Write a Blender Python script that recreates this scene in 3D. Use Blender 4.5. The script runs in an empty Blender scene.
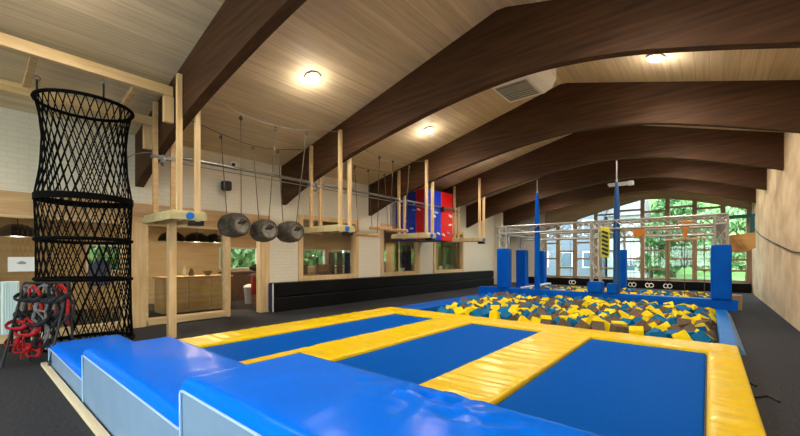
import bpy, math, random
from mathutils import Vector, Matrix, Euler, noise
PI = math.pi
sc = bpy.context.scene
COL = sc.collection
random.seed(7)
XL, XR, YB, YF = -10.1, 1.52, -7.0, 23.5      # the hall
RIDGE, ZR, SL, SR = -2.95, 6.2, .25, -.29
BEAMS = [2.62, 6.40, 10.20, 13.96, 17.70, 21.50]
BT = .17

def ceil_z(x):
    return ZR + SL*(x-RIDGE) if x < RIDGE else ZR + SR*(x-RIDGE)

# ------------------------------------------------------------------ materials
def lin(c):
    return tuple(((v/255)/12.92 if v/255 <= .04045 else ((v/255+.055)/1.055)**2.4) for v in c) + (1,)

MATS = {}
def mat(name, rgb, rough=.6, metal=0, rgb2=None, nscale=(6, 6, 6), detail=4, bump=0, bscale=None, coat=0, spec=.5, lo=.35, hi=.65, sheen=0, rnd=0):
    if name in MATS: return MATS[name]
    m = bpy.data.materials.new(name); m.use_nodes = True
    nt = m.node_tree; N = nt.nodes; L = nt.links
    b = N['Principled BSDF']
    b.inputs['Base Color'].default_value = lin(rgb)
    b.inputs['Roughness'].default_value = rough
    b.inputs['Metallic'].default_value = metal
    b.inputs['Coat Weight'].default_value = coat
    b.inputs['Coat Roughness'].default_value = .25
    b.inputs['Specular IOR Level'].default_value = spec
    tc = N.new('ShaderNodeTexCoord')
    if rgb2 is not None:
        mp = N.new('ShaderNodeMapping'); mp.inputs['Scale'].default_value = nscale
        L.new(tc.outputs['Object'], mp.inputs['Vector'])
        no = N.new('ShaderNodeTexNoise'); no.inputs['Scale'].default_value = 1; no.inputs['Detail'].default_value = detail
        L.new(mp.outputs['Vector'], no.inputs['Vector'])
        cr = N.new('ShaderNodeValToRGB')
        cr.color_ramp.elements[0].position = lo; cr.color_ramp.elements[1].position = hi
        cr.color_ramp.elements[0].color = lin(rgb); cr.color_ramp.elements[1].color = lin(rgb2)
        L.new(no.outputs['Fac'], cr.inputs['Fac'])
        out = cr.outputs['Color']
        if rnd:
            oi = N.new('ShaderNodeObjectInfo'); hs = N.new('ShaderNodeHueSaturation')
            mr = N.new('ShaderNodeMapRange'); mr.inputs['To Min'].default_value = 1-rnd; mr.inputs['To Max'].default_value = 1+rnd
            L.new(oi.outputs['Random'], mr.inputs['Value']); L.new(mr.outputs['Result'], hs.inputs['Value'])
            L.new(out, hs.inputs['Color']); out = hs.outputs['Color']
        L.new(out, b.inputs['Base Color'])
    if bump:
        mp2 = N.new('ShaderNodeMapping'); mp2.inputs['Scale'].default_value = bscale or nscale
        L.new(tc.outputs['Object'], mp2.inputs['Vector'])
        n2 = N.new('ShaderNodeTexNoise'); n2.inputs['Scale'].default_value = 1; n2.inputs['Detail'].default_value = 3
        L.new(mp2.outputs['Vector'], n2.inputs['Vector'])
        bp = N.new('ShaderNodeBump'); bp.inputs['Strength'].default_value = bump; bp.inputs['Distance'].default_value = .02
        L.new(n2.outputs['Fac'], bp.inputs['Height']); L.new(bp.outputs['Normal'], b.inputs['Normal'])
    MATS[name] = m
    return m

def mat_emit(name, rgb, strength):
    if name in MATS: return MATS[name]
    m = bpy.data.materials.new(name); m.use_nodes = True
    b = m.node_tree.nodes['Principled BSDF']
    b.inputs['Base Color'].default_value = lin(rgb)
    b.inputs['Emission Color'].default_value = lin(rgb); b.inputs['Emission Strength'].default_value = strength
    MATS[name] = m; return m

def mat_glass(name, tint=(244, 250, 247), refl=.08):
    m = bpy.data.materials.new(name); m.use_nodes = True
    nt = m.node_tree; N = nt.nodes; L = nt.links
    N.remove(N['Principled BSDF']); o = N['Material Output']
    t = N.new('ShaderNodeBsdfTransparent'); t.inputs['Color'].default_value = lin(tint)
    g = N.new('ShaderNodeBsdfGlossy'); g.inputs['Roughness'].default_value = .02
    mx = N.new('ShaderNodeMixShader'); lw = N.new('ShaderNodeLayerWeight'); lw.inputs['Blend'].default_value = .12
    ml = N.new('ShaderNodeMath'); ml.operation = 'MULTIPLY_ADD'; ml.inputs[1].default_value = .5; ml.inputs[2].default_value = refl*.4
    L.new(lw.outputs['Fresnel'], ml.inputs[0]); L.new(ml.outputs[0], mx.inputs['Fac'])
    L.new(t.outputs[0], mx.inputs[1]); L.new(g.outputs[0], mx.inputs[2]); L.new(mx.outputs[0], o.inputs['Surface'])
    MATS[name] = m; return m

def mat_planks(name, c1, c2, seam, width, axis=0, along=(14, .9, 3), knots=True, rough=.6):
    """boards running along Y (axis=0: seams across X) with grain, knots and thin seams"""
    m = bpy.data.materials.new(name); m.use_nodes = True
    nt = m.node_tree; N = nt.nodes; L = nt.links; b = N['Principled BSDF']; b.inputs['Roughness'].default_value = rough
    b.inputs['Specular IOR Level'].default_value = .3
    tc = N.new('ShaderNodeTexCoord'); sep = N.new('ShaderNodeSeparateXYZ'); L.new(tc.outputs['Object'], sep.inputs[0])
    mp = N.new('ShaderNodeMapping'); mp.inputs['Scale'].default_value = along; L.new(tc.outputs['Object'], mp.inputs[0])
    no = N.new('ShaderNodeTexNoise'); no.inputs['Scale'].default_value = 1; no.inputs['Detail'].default_value = 5; L.new(mp.outputs[0], no.inputs['Vector'])
    cr = N.new('ShaderNodeValToRGB'); cr.color_ramp.elements[0].position = .3; cr.color_ramp.elements[1].position = .7
    cr.color_ramp.elements[0].color = lin(c1); cr.color_ramp.elements[1].color = lin(c2); L.new(no.outputs['Fac'], cr.inputs[0])
    # board id -> small brightness change
    dv = N.new('ShaderNodeMath'); dv.operation = 'DIVIDE'; dv.inputs[1].default_value = width; L.new(sep.outputs[axis], dv.inputs[0])
    fl = N.new('ShaderNodeMath'); fl.operation = 'FLOOR'; L.new(dv.outputs[0], fl.inputs[0])
    wn = N.new('ShaderNodeTexWhiteNoise'); wn.noise_dimensions = '1D'; L.new(fl.outputs[0], wn.inputs['W'])
    mr = N.new('ShaderNodeMapRange'); mr.inputs['To Min'].default_value = .9; mr.inputs['To Max'].default_value = 1.06; L.new(wn.outputs['Value'], mr.inputs['Value'])
    hs = N.new('ShaderNodeHueSaturation'); L.new(cr.outputs[0], hs.inputs['Color']); L.new(mr.outputs[0], hs.inputs['Value'])
    fr = N.new('ShaderNodeMath'); fr.operation = 'FRACT'; L.new(dv.outputs[0], fr.inputs[0])
    lt = N.new('ShaderNodeMath'); lt.operation = 'LESS_THAN'; lt.inputs[1].default_value = .012/width; L.new(fr.outputs[0], lt.inputs[0])
    mx = N.new('ShaderNodeMix'); mx.data_type = 'RGBA'; mx.inputs['B'].default_value = lin(seam)
    L.new(lt.outputs[0], mx.inputs['Factor']); L.new(hs.outputs[0], mx.inputs['A'])
    out = mx.outputs['Result']
    if knots:
        mk = N.new('ShaderNodeMapping'); mk.inputs['Scale'].default_value = (2.6, 1.5, 0.01); L.new(tc.outputs['Object'], mk.inputs[0])
        vo = N.new('ShaderNodeTexVoronoi'); vo.inputs['Scale'].default_value = 1; L.new(mk.outputs[0], vo.inputs['Vector'])
        l2 = N.new('ShaderNodeMapRange'); l2.inputs['From Min'].default_value = .03; l2.inputs['From Max'].default_value = .075; l2.inputs['To Min'].default_value = .75; l2.inputs['To Max'].default_value = 0
        L.new(vo.outputs['Distance'], l2.inputs['Value'])
        m2 = N.new('ShaderNodeMix'); m2.data_type = 'RGBA'; m2.inputs['B'].default_value = lin(seam)
        L.new(l2.outputs[0], m2.inputs['Factor']); L.new(out, m2.inputs['A']); out = m2.outputs['Result']
    L.new(out, b.inputs['Base Color'])
    MATS[name] = m; return m

def mat_brick(name, c1, c2, mortar, scale, rough=.75):
    m = bpy.data.materials.new(name); m.use_nodes = True
    nt = m.node_tree; N = nt.nodes; L = nt.links; b = N['Principled BSDF']; b.inputs['Roughness'].default_value = rough
    tc = N.new('ShaderNodeTexCoord'); mp = N.new('ShaderNodeMapping')
    mp.inputs['Rotation'].default_value = (PI/2, 0, PI/2)
    sep = N.new('ShaderNodeSeparateXYZ'); cmb = N.new('ShaderNodeCombineXYZ')
    L.new(tc.outputs['Object'], sep.inputs[0]); L.new(sep.outputs['Y'], cmb.inputs['X']); L.new(sep.outputs['Z'], cmb.inputs['Y'])
    br = N.new('ShaderNodeTexBrick'); br.inputs['Scale'].default_value = scale
    br.inputs['Color1'].default_value = lin(c1); br.inputs['Color2'].default_value = lin(c2); br.inputs['Mortar'].default_value = lin(mortar)
    br.inputs['Mortar Size'].default_value = .012; br.inputs['Brick Width'].default_value = .3; br.inputs['Row Height'].default_value = .1
    L.new(cmb.outputs[0], br.inputs['Vector']); L.new(br.outputs['Color'], b.inputs['Base Color'])
    bp = N.new('ShaderNodeBump'); bp.inputs['Strength'].default_value = .08; bp.inputs['Distance'].default_value = .01; bp.invert = True
    L.new(br.outputs['Fac'], bp.inputs['Height']); L.new(bp.outputs[0], b.inputs['Normal'])
    MATS[name] = m; return m

CEIL = mat_planks('ceiling_boards', (200, 178, 143), (223, 205, 173), (190, 167, 132), .22, along=(20, .7, 3))
BEAMW = mat('dark_stained_timber', (52, 34, 20), .65, rgb2=(86, 56, 34), nscale=(.9, 12, 14), detail=6, bump=.08, bscale=(1, 20, 20), spec=.2, lo=.3, hi=.75)
BRICK = mat_brick('white_painted_brick', (222, 214, 196), (219, 211, 193), (214, 205, 187), 1.0)
PLASTER = mat('beige_plaster', (204, 178, 144), .8, rgb2=(232, 209, 176), nscale=(1.6, 1.2, 1.6), detail=7, bump=.7, bscale=(3, 3, 3), spec=.25)
FLOOR = mat('charcoal_carpet', (46, 48, 55), .9, rgb2=(60, 62, 69), nscale=(30, 30, 30), bump=.2, bscale=(90, 90, 90), spec=.2)
PINE = mat('pale_pine', (208, 174, 124), .55, rgb2=(226, 196, 150), nscale=(14, 14, 1.4), spec=.35)
PINEH = mat('pale_pine_long', (206, 174, 124), .55, rgb2=(224, 196, 150), nscale=(14, 1.2, 14), spec=.35)
PINED = mat('warm_pine', (188, 150, 106), .55, rgb2=(206, 172, 128), nscale=(12, 1.2, 12), spec=.35)
PLYW = mat('plywood', (196, 160, 110), .6, rgb2=(214, 182, 134), nscale=(5, 1, 5))
GREYW = mat('weathered_timber', (62, 57, 50), .8, rgb2=(98, 91, 81), nscale=(3, 22, 22), bump=.5, bscale=(4, 40, 40))
GREYE = mat('weathered_end_grain', (112, 105, 94), .8, rgb2=(146, 137, 124), nscale=(10, 10, 10), bump=.4, bscale=(30, 30, 30))
MATB = mat('bright_blue_vinyl', (0, 112, 248), .24, rgb2=(0, 114, 252), nscale=(2, 2, 2), bump=.10, bscale=(5, 5, 2), spec=.05)
MATS_ = mat('grey_blue_vinyl', (120, 146, 176), .5, rgb2=(130, 156, 186), nscale=(2, 2, 2), bump=.15, bscale=(4, 2, 2))
PIPE = mat('pale_blue_piping', (176, 206, 232), .45)
YEL = mat('yellow_vinyl', (244, 204, 0), .28, rgb2=(248, 212, 4), nscale=(3, 3, 3), bump=.12, bscale=(12, 12, 4), spec=.28)
BED = mat('blue_trampoline_web', (0, 84, 184), .6, rgb2=(0, 90, 194), nscale=(60, 60, 60), detail=2, bump=.1, bscale=(250, 250, 250), spec=.015)
PADB = mat('royal_blue_vinyl', (0, 82, 186), .42, rgb2=(0, 88, 196), nscale=(3, 3, 3), bump=.12, bscale=(6, 6, 6), spec=.06)
RAILB = mat('light_blue_vinyl', (20, 112, 200), .45, rgb2=(26, 118, 208), nscale=(3, 3, 3), spec=.2)
SKIRT = mat('pale_blue_vinyl', (112, 158, 208), .5, rgb2=(120, 166, 214), nscale=(3, 3, 3), spec=.2)
BLACK = mat('black_rubber', (16, 16, 17), .55)
BLKV = mat('black_vinyl', (9, 9, 10), .55, rgb2=(14, 14, 15), nscale=(3, 3, 3), bump=.2, bscale=(5, 3, 5), spec=.15)
NETM = mat('black_cord', (6, 6, 7), .9, spec=.1)
STEEL = mat('galvanised_steel', (150, 152, 154), .35, metal=.9)
ALU = mat('aluminium_truss', (178, 176, 172), .4, metal=.35)
DARKM = mat('dark_steel', (40, 40, 42), .5, metal=.5)
ROPE = mat('grey_brown_rope', (92, 82, 66), .9)
WHITE = mat('white_enamel', (232, 230, 226), .45)
WHITP = mat('white_plastic', (238, 238, 236), .5)
GREYG = mat('grey_grille', (150, 150, 146), .6)
REDF = mat('red_webbing', (186, 12, 22), .7, rgb2=(140, 8, 16), nscale=(20, 20, 20))
BLKF = mat('black_webbing', (20, 20, 22), .8)
GREYF = mat('grey_webbing', (120, 120, 122), .8)
FY = mat('yellow_foam', (240, 212, 10), .85, rgb2=(246, 220, 28), nscale=(20, 20, 20), rnd=.07, spec=.2)
FB = mat('teal_blue_foam', (8, 100, 158), .85, rgb2=(14, 112, 172), nscale=(20, 20, 20), rnd=.12, spec=.2)
FG = mat('brown_grey_foam', (98, 84, 72), .9, rgb2=(112, 96, 82), nscale=(20, 20, 20), rnd=.12, spec=.2)
REDP = mat('red_vinyl', (222, 20, 26), .45, rgb2=(206, 14, 22), nscale=(4, 4, 4), bump=.3, bscale=(6, 6, 6))
BLUP = mat('cobalt_vinyl', (14, 56, 206), .45, rgb2=(10, 48, 190), nscale=(4, 4, 4), bump=.3, bscale=(6, 6, 6))
ORNG = mat('orange_plastic', (226, 132, 36), .5)
TEAL = mat('teal_paint', (8, 84, 88), .5)
LIME = mat('bright_yellow_paint', (226, 214, 24), .5)
GLASS = mat_glass('clear_glass')
GLASSD = mat_glass('partition_glass', (236, 236, 230), .12)
MULL = mat('brown_window_timber', (150, 122, 92), .6, rgb2=(170, 142, 110), nscale=(8, 8, 1.5))
MULLD = mat('dark_window_timber', (84, 66, 54), .6, rgb2=(98, 78, 62), nscale=(8, 8, 1.5))
INFILL = mat('infill_board', (170, 138, 98), .65, rgb2=(186, 154, 112), nscale=(1, 6, 6))
SHADE = mat('black_lamp_shade', (18, 16, 15), .4)
DARKW = mat('dark_brown_wood', (62, 42, 28), .6, rgb2=(82, 58, 40), nscale=(3, 10, 10))
LEATH = mat('brown_leather', (104, 78, 54), .55, rgb2=(126, 96, 68), nscale=(6, 6, 6))
GRASS = mat('lawn_grass', (58, 96, 32), .9, rgb2=(84, 122, 48), nscale=(1.5, 1.5, 1.5))
LEAF = mat('green_leaves', (44, 80, 36), .7, rgb2=(92, 130, 72), nscale=(1.2, 1.2, 1.2), detail=6)
LEAF2 = mat('pale_green_leaves', (92, 130, 84), .7, rgb2=(146, 182, 126), nscale=(1.2, 1.2, 1.2), detail=6)
BARK = mat('tree_bark', (84, 68, 54), .9)
SIDING = mat('grey_blue_siding', (84, 94, 110), .7, rgb2=(94, 104, 120), nscale=(.5, .5, 9))
WALLW = mat('white_render', (160, 164, 168), .8)
ROOFT = mat('slate_roof', (96, 96, 100), .8)
BLUEG = mat('dull_blue_glass', (70, 92, 112), .2)
GLOW = mat_emit('lamp_glow', (255, 236, 205), 22)

# ------------------------------------------------------------------ mesh builder
class MB:
    def __init__(s): s.v = []; s.f = []; s.mi = []; s.cur = 0
    def add(s, vs, fs):
        n = len(s.v); s.v += [Vector(p) for p in vs]
        for f in fs: s.f.append([i+n for i in f]); s.mi.append(s.cur)
        return s
    def box(s, a, b):
        (x0, y0, z0), (x1, y1, z1) = a, b
        return s.add([(x0,y0,z0),(x1,y0,z0),(x1,y1,z0),(x0,y1,z0),(x0,y0,z1),(x1,y0,z1),(x1,y1,z1),(x0,y1,z1)],
                     [(3,2,1,0),(4,5,6,7),(0,1,5,4),(1,2,6,5),(2,3,7,6),(3,0,4,7)])
    def obox(s, c, size, rot):
        R = rot if isinstance(rot, Matrix) else Euler(rot).to_matrix()
        h = Vector(size)/2; c = Vector(c)
        vs = [c + R @ Vector((sx*h.x, sy*h.y, sz*h.z)) for sz in (-1,1) for sx, sy in ((-1,-1),(1,-1),(1,1),(-1,1))]
        return s.add(vs, [(3,2,1,0),(4,5,6,7),(0,1,5,4),(1,2,6,5),(2,3,7,6),(3,0,4,7)])
    def bar(s, p0, p1, w, h=None):
        """square bar from p0 to p1"""
        p0, p1 = Vector(p0), Vector(p1); d = p1-p0; h = h or w
        q = d.to_track_quat('Z', 'Y').to_matrix()
        return s.obox((p0+p1)/2, (w, h, d.length), q)
    def tube(s, pts, r, n=6, closed=False, flat=1.0):
        pts = [Vector(p) for p in pts]; m = len(pts); vs = []; up = None
        for i, p in enumerate(pts):
            if closed: t = pts[(i+1) % m]-pts[i-1]
            else: t = pts[min(i+1, m-1)]-pts[max(i-1, 0)]
            t.normalize()
            if up is None:
                up = Vector((0,0,1)) if abs(t.z) < .9 else Vector((1,0,0))
            a = t.cross(up); a.normalize(); b = a.cross(t); b.normalize(); up = b
            rr = r[i] if isinstance(r, (list, tuple)) else r
            for k in range(n):
                an = 2*PI*k/n; vs.append(p + a*(math.cos(an)*rr*flat) + b*(math.sin(an)*rr))
        fs = []
        for i in range(m if closed else m-1):
            j = (i+1) % m
            for k in range(n):
                l = (k+1) % n; fs.append((i*n+k, i*n+l, j*n+l, j*n+k))
        if not closed: fs += [tuple(range(n))[::-1], tuple((m-1)*n+k for k in range(n))]
        return s.add(vs, fs)
    def cyl(s, p0, p1, r, n=12, r1=None):
        return s.tube([p0, p1], [r, r if r1 is None else r1], n)
    def prism(s, poly, axis, lo, hi):
        """poly: 2D points; axis 'x' (y,z), 'y' (x,z), 'z' (x,y)"""
        def P(p, t): return {'x': (t, p[0], p[1]), 'y': (p[0], t, p[1]), 'z': (p[0], p[1], t)}[axis]
        n = len(poly); vs = [P(p, lo) for p in poly]+[P(p, hi) for p in poly]
        fs = [tuple(range(n)), tuple(range(2*n-1, n-1, -1))]+[(i, i+n, (i+1) % n+n, (i+1) % n) for i in range(n)]
        return s.add(vs, fs)
    def lathe(s, prof, n=20, M=None, caps=True):
        vs = []; M = M or Matrix()
        for r, z in prof:
            for k in range(n):
                a = 2*PI*k/n; vs.append(M @ Vector((r*math.cos(a), r*math.sin(a), z)))
        fs = [(i*n+k, i*n+(k+1) % n, (i+1)*n+(k+1) % n, (i+1)*n+k) for i in range(len(prof)-1) for k in range(n)]
        if caps: fs += [tuple(range(n))[::-1], tuple((len(prof)-1)*n+k for k in range(n))]
        return s.add(vs, fs)
    def torus(s, c, R, r, n=20, m=8, M=None, sx=1, sy=1):
        M = M or Matrix(); pts = [Vector(c) + M @ Vector((R*sx*math.cos(2*PI*i/n), R*sy*math.sin(2*PI*i/n), 0)) for i in range(n)]
        return s.tube(pts, r, m, closed=True)
    def pad(s, x0, x1, y0, y1, z0, z1, r=.04, step=.06, fn=None, sag=0):
        """soft upholstered slab: rounded top edge, top surface displaced by fn(x,y)"""
        def axis(a, b):
            e = [0, .08*r, .3*r, .62*r, r]; k = max(1, int((b-a-2*r)/step))
            return [a+q for q in e]+[a+r+(b-a-2*r)*i/k for i in range(1, k)]+[b-q for q in e[::-1]]
        xs, ys = axis(x0, x1), axis(y0, y1); nx, ny = len(xs), len(ys); vs = []
        for j, y in enumerate(ys):
            for i, x in enumerate(xs):
                d = max(0, min(x-x0, x1-x, y-y0, y1-y)); z = z1
                if d < r: z -= r - math.sqrt(max(0, r*r-(r-d)**2))
                w = min(1, d/(2*r)) if r else 1
                if fn: z += fn(x, y)*w
                vs.append((x, y, z))
        fs = [(j*nx+i, j*nx+i+1, (j+1)*nx+i+1, (j+1)*nx+i) for j in range(ny-1) for i in range(nx-1)]
        rim = [i for i in range(nx)]+[j*nx+nx-1 for j in range(1, ny)]+[(ny-1)*nx+i for i in range(nx-2, -1, -1)]+[j*nx for j in range(ny-2, 0, -1)]
        n = len(vs)
        for q in rim: vs.append((vs[q][0], vs[q][1], z0))
        k = len(rim)
        for a in range(k):
            b = (a+1) % k; fs.append((rim[a], n+a, n+b, rim[b]))
        fs.append(tuple(n+a for a in range(k))[::-1])
        return s.add(vs, fs)
    def build(s, name, m, parent=None, origin=None, bevel=0, smooth=False, sub=0):
        if origin is None:
            if parent is not None: origin = WLOC[parent.name]
            else:
                xs = [p.x for p in s.v]; ys = [p.y for p in s.v]; zs = [p.z for p in s.v]
                origin = Vector(((min(xs)+max(xs))/2, (min(ys)+max(ys))/2, min(zs)))
        origin = Vector(origin)
        me = bpy.data.meshes.new(name)
        me.from_pydata([tuple(p-origin) for p in s.v], [], s.f)
        for q in (m if isinstance(m, (list, tuple)) else [m]): me.materials.append(q)
        if any(s.mi): me.polygons.foreach_set('material_index', s.mi)
        if smooth: me.polygons.foreach_set('use_smooth', [True]*len(me.polygons))
        me.update()
        o = bpy.data.objects.new(name, me); COL.objects.link(o)
        if parent is not None:
            o.parent = parent; o.location = origin-WLOC[parent.name]
        else: o.location = origin
        WLOC[o.name] = origin
        if bevel:
            bv = o.modifiers.new('bevel', 'BEVEL'); bv.width = bevel; bv.segments = 2; bv.limit_method = 'ANGLE'
        if smooth:
            try: me.set_sharp_from_angle(angle=math.radians(50))
            except Exception: pass
        return o
WLOC = {}

def tag(o, label, cat, group=None):
    o['label'] = label; o['category'] = cat
    if group: o['group'] = group
    return o
def root(name, loc, label, cat, group=None):
    o = bpy.data.objects.new(name, None); o.empty_display_size = .1; COL.objects.link(o); o.location = loc; WLOC[o.name] = Vector(loc)
    return tag(o, label, cat, group)
def struct(o, kind='structure'):
    o['kind'] = kind; return o
def copy_tree(o, loc=None, parent=None):
    c = o.copy(); COL.objects.link(c)
    if parent is not None: c.parent = parent
    if loc is not None: c.location = loc
    for ch in [q for q in bpy.data.objects if q.parent == o]: copy_tree(ch, None, c)
    return c
def sagline(p0, p1, sag, n=16):
    p0, p1 = Vector(p0), Vector(p1)
    return [p0.lerp(p1, i/n) - Vector((0, 0, sag*4*(i/n)*(1-i/n))) for i in range(n+1)]
def smooth_curve(pts, n=8):
    out = []
    P = [pts[0]]+list(pts)+[pts[-1]]
    for i in range(1, len(P)-2):
        a, b, c, d = [Vector(q) for q in P[i-1:i+3]]
        for k in range(n):
            t = k/n; out.append(.5*((2*b)+(c-a)*t+(2*a-5*b+4*c-d)*t*t+(3*b-a-3*c+d)*t**3))
    out.append(Vector(P[-2])); return out

# ------------------------------------------------------------------ the setting
m = MB(); PX0, PX1, PY0, PY1 = -6.35, .14, 8.3, 19.0
for a_, b_ in (((-16, YB-.2, -.2), (XR+.3, PY0, 0)), ((-16, PY1, -.2), (XR+.3, YF+.2, 0)), ((-16, PY0, -.2), (PX0, PY1, 0)), ((PX1, PY0, -.2), (XR+.3, PY1, 0))): m.box(a_, b_)
struct(m.build('floor', FLOOR, origin=(0, 0, 0)))
m = MB()
zl, zr = ceil_z(XL-.2), ceil_z(XR+.3)
m.prism([(XL-.2, zl), (RIDGE, ZR), (XR+.3, zr), (XR+.3, zr+.25), (RIDGE, ZR+.25), (XL-.2, zl+.25)], 'y', YB-.2, YF+.2)
struct(m.build('ceiling', CEIL, origin=(0, 0, 0)))
m = MB(); zt_ = ceil_z(XR)+.02
for a_, b_ in (((XR, YB-.2, 0), (XR+.25, -6.4, zt_)), ((XR, -.9, 0), (XR+.25, YF+.2, zt_)), ((XR, -6.4, 0), (XR+.25, -.9, .3)), ((XR, -6.4, 3.7), (XR+.25, -.9, zt_))): m.box(a_, b_)
struct(m.build('wall_right', PLASTER, origin=(0, 0, 0)))

# left wall: painted brick with openings (y0, y1, z0, z1)
OPEN = [(-4.5, -.3, .12, 2.42), (.35, 2.42, .12, 2.42), (2.82, 4.72, .12, 2.42), (4.80, 5.72, 0, 2.42),
        (7.16, 9.49, 1.0, 2.85), (11.03, 13.30, 1.0, 2.85), (14.73, 17.26, 1.0, 2.85)]
m = MB(); y = YB-.2
for a, b, z0, z1 in OPEN:
    m.box((XL-.2, y, 0), (XL, a, 4.46))
    if z0 > 0: m.box((XL-.2, a, 0), (XL, b, z0))
    m.box((XL-.2, a, z1), (XL, b, 4.46)); y = b
m.box((XL-.2, y, 0), (XL, YF+.2, 4.46))
struct(m.build('wall_left', BRICK, origin=(0, 0, 0)))
# timber boards cladding the wall above and between the glazed openings
m = MB(); m.box((XL, -4.7, 2.42), (XL+.04, 6.0, 2.86)); struct(m.build('trim_1', PINED, origin=(0, 0, 0), bevel=.005))
m = MB()
for a, b in ((2.42, 2.82), (4.72, 4.80), (5.72, 5.98), (-.3, .35)): m.box((XL, a, 0), (XL+.05, b, 2.42))
struct(m.build('trim_2', PINE, origin=(0, 0, 0), bevel=.005))
wi = 2
for k, (a, b, z0, z1) in enumerate(OPEN):
    if k == 3:
        f = MB()
        f.box((XL-.2, a, 0), (XL+.03, a+.02, z1)); f.box((XL-.2, b-.03, 0), (XL+.03, b, z1)); f.box((XL-.2, a, z1-.05), (XL+.03, b, z1))
        struct(f.build('door_1', PINE, origin=(XL, a, 0), bevel=.004)); continue
    f = MB(); t = .05 if k < 3 else .16; o = .05
    yo = .0 if k < 3 else t-.012
    f.box((XL-.2, a-yo, z0-yo), (XL+o, a-yo+t, z1)); f.box((XL-.2, b+yo-t, z0-yo), (XL+o, b+yo, z1))
    f.box((XL-.2, a-yo+t, z0-yo-(.1 if k < 3 else 0)), (XL+o, b+yo-t, z0-yo+t)); f.box((XL-.2, a-yo, z1-(t if k < 3 else 0)), (XL+o, b+yo, z1+yo))
    if k > 3: f.box((XL-.14, (a+b)/2-.03, z0), (XL-.08, (a+b)/2+.03, z1)) if k == 5 else None
    if k > 3: f.box((XL-.5, a-.1, z0-.06), (XL-.2, b+.1, z0))
    w = struct(f.build('window_%d' % wi, PINEH if k < 3 else PINE, origin=(XL, a, z0), bevel=.004))
    g = MB(); g.box((XL-.115, a+.01, z0+.01), (XL-.105, b-.01, z1-.01)); g.build('pane', GLASSD, w); wi += 1
# concrete pier near the end of the left wall
m = MB(); m.box((XL, 21.1, 0), (XL+.45, 21.4, 4.35)); struct(m.build('trim_3', BRICK, origin=(0, 0, 0)))
# curved beams
BOT = [(-10.1, 3.24), (-9.2, 3.60), (-8.16, 3.93), (-6.8, 4.28), (-5.34, 4.57), (-4.1, 4.77), (-3.02, 4.87), (-2.12, 4.86), (-1.07, 4.71), (-.06, 4.44), (.83, 4.16), (1.52, 3.93)]
bl = ['dark curved roof beam above the rope platform beside the net tower',
      'dark curved roof beam above the rope platform that follows the three barrels',
      'dark curved roof beam above the rope platform in front of the padded box',
      'dark curved roof beam from which the two slim blue columns hang',
      'dark curved roof beam carrying the white tube light',
      'dark curved roof beam closest to the tall end windows']
for yb, lb in zip(BEAMS, bl):
    m = MB(); bot = smooth_curve([(x, 0, z) for x, z in BOT], 5)
    bot = [(p.x, p.z) for p in bot]
    top = [(XR, ceil_z(XR)), (RIDGE, ZR), (XL, ceil_z(XL))]
    n = len(bot); vs = []; fs = []
    for (x, z) in bot:
        for yy in (yb, yb+BT):
            vs += [(x, yy, z), (x, yy, ceil_z(x))]
    if True:
        for i in range(n-1):
            a, b = 4*i, 4*i+4
            fs += [(a, b, b+1, a+1), (a+2, a+3, b+3, b+2), (a, a+2, b+2, b), (a+1, b+1, b+3, a+3)]
        fs += [(0, 1, 3, 2), (4*n-4, 4*n-2, 4*n-1, 4*n-3)]
    m.add(vs, fs)
    tag(m.build('roof_beam', BEAMW, origin=(0, yb, 3)), lb, 'roof beam', 'roof beams')

# far wall with its tall window
MX = [-7.84, -7.05, -6.08, -4.97, -3.87, -2.72, -1.63, -.54, .52, 1.43]
def wtop(x):
    P = [(-10.1, 2.9), (-7.84, 3.36), (-7.24, 3.56), (-6.09, 3.91), (-4.97, 4.24), (-3.72, 4.58), (-2.7, 4.82), (-1.62, 4.75), (-.57, 4.53), (.52, 4.21), (1.52, 3.9)]
    for (a, za), (b, zb) in zip(P, P[1:]):
        if x <= b: return za+(zb-za)*(x-a)/(b-a)
    return P[-1][1]
m = MB(); m.box((XL-.2, YF, 0), (MX[0], YF+.2, ceil_z(MX[0]))); m.box((MX[0], YF, 0), (XR, YF+.2, .44))
struct(m.build('wall_far', BRICK, origin=(0, 0, 0)))
m = MB()
for a, b in zip(MX, MX[1:]+[XR]):
    xs = sorted([a, b]+([RIDGE] if a < RIDGE < b else []))
    for p, q in zip(xs, xs[1:]):
        m.prism([(p, wtop(p)), (q, wtop(q)), (q, ceil_z(q)), (p, ceil_z(p))], 'y', YF, YF+.2)
struct(m.build('wall_gable', INFILL, origin=(0, 0, 0)))
f = MB(); g = MB()
for i, x in enumerate(MX):
    w = .11 if i in (0, 1, 2) else .095
    f.box((x-w, YF-.06, .44), (x+w, YF+.14, wtop(x)))
for i, (a, b) in enumerate(zip(MX, MX[1:])):
    zs = [.49, 1.02, 2.0, 3.54, 4.05] if i % 2 else [.49, 1.56, 2.5, 3.54, 4.2]
    if i == 8: zs = [.49, 1.0, 1.52, 1.97, 3.5]
    top = min(wtop(a), wtop(b))
    for z in zs:
        if z < top-.15: f.box((a+.05, YF+.0, z-.05), (b-.05, YF+.1, z+.05))
    f.prism([(a, wtop(a)-.09), (b, wtop(b)-.09), (b, wtop(b)), (a, wtop(a))], 'y', YF-.02, YF+.1)
    g.prism([(a+.05, .45), (b-.05, .45), (b-.05, wtop(b-.05)-.02), (a+.05, wtop(a+.05)-.02)], 'y', YF+.05, YF+.06)
w1 = struct(f.build('window_1', MULL, origin=(0, YF, .44), bevel=.006)); g.build('pane', GLASS, w1)

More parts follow.
